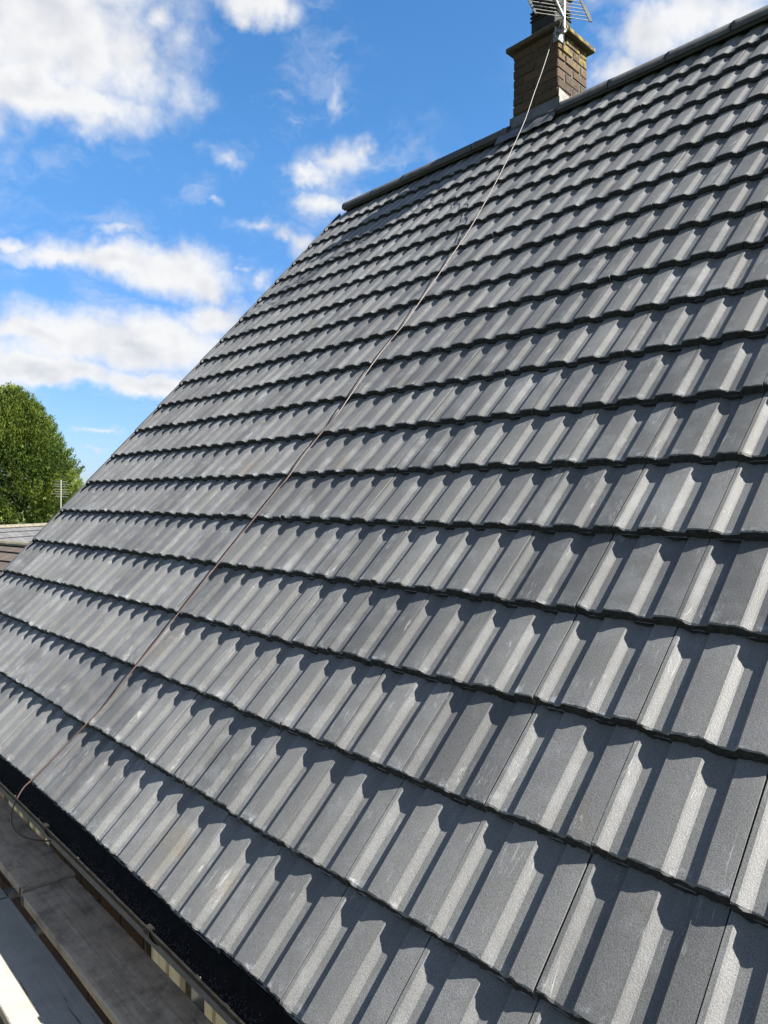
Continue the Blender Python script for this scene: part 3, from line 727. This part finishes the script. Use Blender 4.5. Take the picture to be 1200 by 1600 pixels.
def board(name, x0, x1, yc, z, mat, label, yaw=0.0, seed=0):
    mb_ = MB(); rr_ = random.Random(seed); n_ = 26; L = x1 - x0
    sect = [(-BW/2, -0.034), (-BW/2, -0.004), (-BW/2 + 0.004, 0.0), (-0.05, 0.0015), (0.05, 0.0015), (BW/2 - 0.004, 0.0), (BW/2, -0.004), (BW/2, -0.034), (BW/2 - 0.003, -0.038), (-BW/2 + 0.003, -0.038)]
    rows_ = []
    for q in range(n_):
        x = L * q / (n_ - 1); wob = 0.0022 * mnoise.noise((x * 2.2, seed * 5.1, 0)); zz2 = 0.002 * mnoise.noise((x * 1.1, seed * 2.1, 4))
        rows_.append([(x, y + wob + (0.0012 * mnoise.noise((x * 9, y * 40, seed)) if abs(y) > 0.1 else 0), zc + zz2) for y, zc in sect + [sect[0]]])
    mb_.grid(rows_); mb_.f = [f[::-1] for f in mb_.f]; m_ = len(sect) + 1
    mb_.f.append(tuple(range(m_ - 1))); mb_.f.append(tuple(range(n_ * m_ - 2, (n_ - 1) * m_ - 1, -1)))
    root = link(name, mesh(name, mb_.v, mb_.f, mat), M=Matrix.Translation((x0, yc, z)) @ Matrix.Rotation(yaw, 4, 'Z'), label=label, cat='board', group='scaffold boards below the gutter')
    # hoop iron bands round both ends
    for xe in (0.012, L - 0.037):
        bb = MB(); e = 0.0012
        bb.box((xe, -BW/2 - e - .001, -0.0385 - e), (xe + 0.025, -BW/2 - 0.0002 - .001, 0.001 + e)); bb.box((xe, BW/2 + 0.0002 + .001, -0.0385 - e), (xe + 0.025, BW/2 + e + .001, 0.001 + e))
        link('end_band', mesh('end_band', bb.v, bb.f, M_BAND), root)
    return root
ZB = -0.45
board('scaffold_board', -0.9, 2.738, 0.057, ZB + 0.012, M_BROWN, 'dirty brown board under the gutter, far one with its end raised at the joint', 0.001, 1)
board('scaffold_board', 2.748, 6.65, 0.053, ZB, M_BROWN, 'dirty brown board under the gutter, near one running out of the bottom edge', -0.001, 2)
board('scaffold_board', -0.6, 2.722, -0.212, ZB, M_PALE, 'short visible end of pale grey board at the left picture edge', 0.0, 3)
board('scaffold_board', 2.738, 6.63, -0.209, ZB, M_PALE, 'pale grey board beside the brown one, half in cream sunlight', 0.001, 4)
board('scaffold_board', 2.30, 6.2, -0.452, ZB - 0.003, M_PALE, 'pale board only just showing in the bottom left corner', 0.0, 5)
for yv, nm in ((-0.692, 'fourth board out from the house wall, under the viewer'), (-0.935, 'fifth board out from the house wall, under the viewer'), (-1.175, 'outermost board out from the house wall, under the viewer')):
    board('scaffold_board', 2.6, 6.5, yv, ZB - 0.002, M_PALE, nm, 0.0, int(-yv * 100))
def tube_thing(name, a, b_, label, n=14):
    mb_ = MB(); a = Vector(a); mb_.tube([Vector((0, 0, 0)), Vector(b_) - a], 0.0242, n)
    return link(name, mesh(name, mb_.v, mb_.f, M_GALV, False), M=Matrix.Translation(a), label=label, cat='scaffold tube', group='scaffold tubes carrying the boards')
for x, nm in ((2.585, 'steel scaffold tube glimpsed between the boards beside the raised board end'), (2.945, 'steel scaffold tube glimpsed between brown and pale boards nearer the viewer'), (4.9, 'steel scaffold tube under the near boards'), (6.3, 'steel scaffold tube under the board ends behind the viewer')):
    tube_thing('scaffold_tube', (x, 0.20, ZB - 0.038 - 0.026), (x, -1.55, ZB - 0.038 - 0.026), nm)
tube_thing('scaffold_tube', (-1.2, -1.42, ZB - 0.038 - 0.077), (7.2, -1.42, ZB - 0.038 - 0.077), 'long steel scaffold ledger tube along the outer edge')
for x in (2.75, 6.4): tube_thing('scaffold_tube', (x, -1.47, GZ), (x, -1.47, 0.62 if x > 5 else -0.40), 'upright steel scaffold tube %s the viewer' % ('beyond' if x < 5 else 'behind'))

# ------------------------------------------------------------------ neighbouring bungalows
def far_tile_material(name, c1, c2, line, sx):
    m, t, b = material(name)
    g = t.add('ShaderNodeUVMap', dict(uv_map='UVMap')).outputs[0]
    P = t.add('ShaderNodeNewGeometry').outputs['Position']
    br = t.add('ShaderNodeTexBrick', dict(offset=0.5), Vector=g, Color1=(*c1, 1), Color2=(*c2, 1), Mortar=(*line, 1), Scale=1.0, Mortar_Size=0.014, Brick_Width=sx, Row_Height=0.28)
    c = t.mix(0.6, br.outputs[0], t.mix(t.noise(P, 6, 5), (0.6, 0.6, 0.6), (1.4, 1.4, 1.4)), 'MULTIPLY')
    setin(t, b, 'Base Color', c); b.inputs['Roughness'].default_value = 0.9
    bump(t, b, t.noise(P, 60, 3), 0.5, 0.01); return m
M_RENDER = simple('pale_render', (0.25, 0.23, 0.20), (0.32, 0.30, 0.26), 3, 0.95)
def bungalow(name, A, B, half, pitch, mats, label, ext0=3.0, ext1=3.0, row=0.28):
    """A, B: two points of the ridge; the ridge is carried on past them at both ends"""
    A, B = Vector(A), Vector(B); B.z = A.z; d = (B - A).normalized(); nrm = Vector((d.y, -d.x, 0))
    if nrm.dot(CAM - A) < 0: nrm = -nrm
    A2 = A - d * ext0; B2 = B + d * ext1; Lr = (B2 - A2).length
    root = link(name, None, M=Matrix.Translation((A2.x, A2.y, GZ)), label=label, cat='house', group='neighbouring bungalows')
    inv = Matrix.Translation((-A2.x, -A2.y, -GZ))
    eave = A.z - half * math.tan(pitch)
    wm = MB()
    c4 = [A2 + nrm * (half - 0.3) + d * 0.3, B2 + nrm * (half - 0.3) - d * 0.3, B2 - nrm * (half - 0.3) - d * 0.3, A2 - nrm * (half - 0.3) + d * 0.3]
    wm.v = [(p.x, p.y, GZ) for p in c4] + [(p.x, p.y, eave + 0.1) for p in c4]
    g0 = A2 + d * 0.3; g1 = B2 - d * 0.3
    wm.v += [(g0.x, g0.y, A.z - 0.25), (g1.x, g1.y, A.z - 0.25)]
    wm.f = [(0, 1, 5, 4), (1, 2, 6, 5), (2, 3, 7, 6), (3, 0, 4, 7), (4, 8, 7), (5, 6, 9)]
    link('wall', mesh('wall', wm.v, wm.f, mats[2]), root).matrix_local = inv
    rb = MB()
    for s in (1, -1):
        i = len(rb.v); e = nrm * half * s
        for p in (A2, B2):
            rb.v += [tuple(p + Vector((0, 0, -0.06))), tuple(p + e + Vector((0, 0, eave - A.z - 0.06)))]
        rb.f.append((i, i+1, i+3, i+2))
    rf = link('roof', mesh('roof', rb.v, rb.f, mats[0]), root); rf.matrix_local = inv
    sl = half / math.cos(pitch)
    for s in (1, -1):
        verts, faces, uvs = [], [], []
        nrow = int(sl / row)
        up = (nrm * s * math.sin(pitch) + Vector((0, 0, math.cos(pitch))))
        down = (nrm * s * math.cos(pitch) - Vector((0, 0, math.sin(pitch))))
        for r_ in range(nrow + 1):
            t0, t1 = r_ * row, min((r_ + 1) * row + 0.02, sl)
            i = len(verts)
            verts += [tuple(A2 + down * t0 + up * -0.006), tuple(B2 + down * t0 + up * -0.006), tuple(B2 + down * t1 + up * 0.022), tuple(A2 + down * t1 + up * 0.022), tuple(B2 + down * t1 - up * 0.01), tuple(A2 + down * t1 - up * 0.01)]
            faces += [(i, i+1, i+2, i+3), (i+3, i+2, i+4, i+5)]
            uvs += [(0, r_ * 0.28 + 0.005), (Lr, r_ * 0.28 + 0.005), (Lr, r_ * 0.28 + 0.275), (0, r_ * 0.28 + 0.275)] + [(0, r_ * .28 + .27), (Lr, r_ * .28 + .27), (Lr, r_ * .28 + .275), (0, r_ * .28 + .275)]
        me = mesh('tile_courses', verts, faces, mats[0]); ul_ = me.uv_layers.new(name='UVMap')
        for i_, c_ in enumerate(uvs): ul_.data[i_].uv = c_
        o_ = link('tile_courses', me, rf, kind='stuff')
    n_ = int(Lr / 0.45)
    for q in range(n_):
        rt = MB(); p0 = A2 + d * (Lr * q / n_); p1 = A2 + d * (Lr * (q + 1) / n_ - 0.012)
        rws = []
        for p in (p0, p1): rws.append([tuple(p + nrm * 0.11 * math.cos(a) + Vector((0, 0, 0.085 * math.sin(a) - 0.03))) for a in [math.pi * k_ / 8 for k_ in range(9)]])
        rt.grid(rws); rt.f += [tuple(range(9)), tuple(range(17, 8, -1))]
        link('ridge_tile', mesh('ridge_tile', rt.v, rt.f, mats[1]), rf)
    return root
M_BROWNT = far_tile_material('brown_tile', (0.034, 0.025, 0.019), (0.050, 0.037, 0.028), (0.012, 0.010, 0.008), 0.30)
M_GREYT = far_tile_material('grey_tile', (0.042, 0.042, 0.046), (0.060, 0.060, 0.064), (0.012, 0.012, 0.014), 0.32)
M_PALERIDGE = simple('pale_ridge', (0.065, 0.058, 0.042), (0.11, 0.10, 0.075), 6, 0.9)
bungalow('bungalow', (-9.738, 3.201, 0.385), (-8.561, 3.424, 0.385), 3.3, R(30), (M_BROWNT, M_PALERIDGE, M_RENDER), 'bungalow with brown tiled roof at the left edge, nearest beyond the verge', 6.0, 3.0)
bungalow('bungalow', (-17.108, 5.174, 0.455), (-18.757, 7.068, 0.455), 3.8, R(33), (M_GREYT, M_PALERIDGE, M_RENDER), 'bungalow with pale grey tiled roof in front of the tall conifer', 4.0, 5.0)

# small aerial on a pole in front of the conifer
pa = Vector((-18.99, 7.556, 0.0))
sa = link('television_aerial', None, M=Matrix.Translation((pa.x, pa.y, 0.35)), label='small television aerial on a thin pole in front of the conifer', cat='aerial')
sinv = Matrix.Translation((-pa.x, -pa.y, -0.35))
def spart(nm, mb_): link(nm, mesh(nm, mb_.v, mb_.f, M_ALU), sa).matrix_local = sinv
mb = MB(); mb.tube([(pa.x, pa.y, 0.35), (pa.x, pa.y, 1.96)], 0.022, 8); spart('pole', mb)
for q, (zz_, hw, sh) in enumerate(((1.90, .17, .0), (1.80, .27, .02), (1.73, .20, -.04), (1.62, .27, .0), (1.54, .22, .03), (1.47, .30, -.02), (1.38, .22, .02))):
    p = Vector((pa.x, pa.y, zz_)) + RIGHT * sh; mb = MB(); mb.tube([p - RIGHT * hw + Vector((0, 0, .015)), p + RIGHT * hw], 0.009, 6); spart('element', mb)

# ------------------------------------------------------------------ conifer
def leaf_material():
    m, t, b = material('conifer_foliage')
    P = t.add('ShaderNodeNewGeometry').outputs['Position']; r = t.add('ShaderNodeNewGeometry').outputs['Random Per Island']
    c = t.mix(r, (0.014, 0.031, 0.004), (0.042, 0.070, 0.008))
    c = t.mix(t.ramp(t.noise(P, 0.9, 3), 0.4, 0.7), c, (0.075, 0.102, 0.012))
    setin(t, b, 'Base Color', c); b.inputs['Roughness'].default_value = 0.6; b.inputs['Specular IOR Level'].default_value = 0.25
    tr = t.add('ShaderNodeBsdfTranslucent', Color=c); mx = t.add('ShaderNodeMixShader', Fac=0.18)
    t.l.new(b.outputs[0], mx.inputs[1]); t.l.new(tr.outputs[0], mx.inputs[2]); t.l.new(mx.outputs[0], t.n['Material Output'].inputs[0])
    return m
TC = Vector((-24.5, 7.55, GZ)); TTOP = 5.65
tree = link('conifer_tree', None, M=Matrix.Translation(TC), label='tall dense green conifer at the left edge behind the neighbouring roofs', cat='tree')
mb = MB(); mb.tube([(0, 0, 0), (0.05, 0, 3), (0, 0.05, 7), (0, 0, 9.8)], [0.28, 0.24, 0.12, 0.03], 10)
link('trunk', mesh('trunk', mb.v, mb.f, simple('bark', (0.05, 0.035, 0.025), (0.09, 0.065, 0.045), 6, 0.95)), tree)
HT = TTOP - GZ
def crown_r(t_):      # t_ 0 at base, 1 at top
    return 2.92 * min(1.0, 0.72 + 0.6 * t_) * (1 - max(0, (t_ - 0.35) / 0.65) ** 2.2) ** 0.62
verts, faces = [], []; rr = random.Random(21)
def spray(p, d, L):
    """a flat forked spray of scale leaves: a bent central blade with side blades"""
    side = d.cross(Vector((rr.gauss(0, 1), rr.gauss(0, 1), rr.gauss(0, 1)))); side.normalize()
    tip = p + d * L + Vector((0, 0, rr.uniform(-0.02, 0.05)))
    i = len(verts); wd_ = L * 0.11
    mid = p + d * L * 0.5
    verts.extend([tuple(p), tuple(mid + side * wd_), tuple(tip), tuple(mid - side * wd_)]); faces.append((i, i+1, i+2, i+3))
    for s in (-1, 1):
        q0 = p + d * L * rr.uniform(0.2, 0.45); d2 = (d + side * s * rr.uniform(0.35, 0.65)).normalized(); q1 = q0 + d2 * L * rr.uniform(0.4, 0.65)
        nn = d2.cross(side.cross(d)).normalized() * L * 0.10
        i = len(verts); verts.extend([tuple(q0), tuple((q0 + q1) / 2 + nn), tuple(q1), tuple((q0 + q1) / 2 - nn)]); faces.append((i, i+1, i+2, i+3))
# each limb tip is a long upturned plume of small sprays; plumes stand proud of the crown by uneven amounts
NT_ = 5600
for k in range(NT_):
    t_ = rr.random() ** 1.1
    a = rr.uniform(0, 2 * math.pi)
    r0 = crown_r(t_)
    lump = 0.88 + 0.13 * mnoise.noise((math.cos(a) * 3.0, math.sin(a) * 3.0, t_ * 10.0)) + rr.uniform(-0.10, 0.05)
    if k % 4 == 0: lump *= rr.uniform(0.6, 0.9)
    ctr = Vector((math.cos(a) * r0 * lump, math.sin(a) * r0 * lump, t_ * HT * 0.975 + rr.uniform(-.1, .1)))
    out = Vector((math.cos(a) + rr.gauss(0, .25), math.sin(a) + rr.gauss(0, .25), 0.35 + 1.0 * t_ ** 2 + rr.gauss(0, .15))).normalized()
    PL = rr.uniform(0.22, 0.50)
    for q in range(34):
        f_ = rr.random()
        p = ctr + out * PL * (f_ - 0.35) + Vector((0, 0, 0.10 * f_ * f_)) + Vector((rr.gauss(0, .055), rr.gauss(0, .055), rr.gauss(0, .035))) * (1.5 - f_)
        d = (out + Vector((rr.gauss(0, .30), rr.gauss(0, .30), rr.gauss(0.20, .25)))).normalized()
        spray(p, d, rr.uniform(0.06, 0.135))
for k in range(60):
    z_ = HT * (0.965 + 0.035 * rr.random()); spray(Vector((rr.gauss(0, .14), rr.gauss(0, .14), z_)), Vector((rr.gauss(0, .25), rr.gauss(0, .25), 1)).normalized(), rr.uniform(.15, .34))
for k in range(22000):
    t_ = rr.random(); a = rr.uniform(0, 6.2832); r0 = crown_r(t_) * rr.uniform(0.35, 0.78)
    spray(Vector((math.cos(a) * r0, math.sin(a) * r0, t_ * HT * 0.96)), Vector((math.cos(a) + rr.gauss(0, .6), math.sin(a) + rr.gauss(0, .6), rr.gauss(0.2, .6))).normalized(), rr.uniform(0.20, 0.34))
link('crown', mesh('crown', verts, faces, leaf_material()), tree)
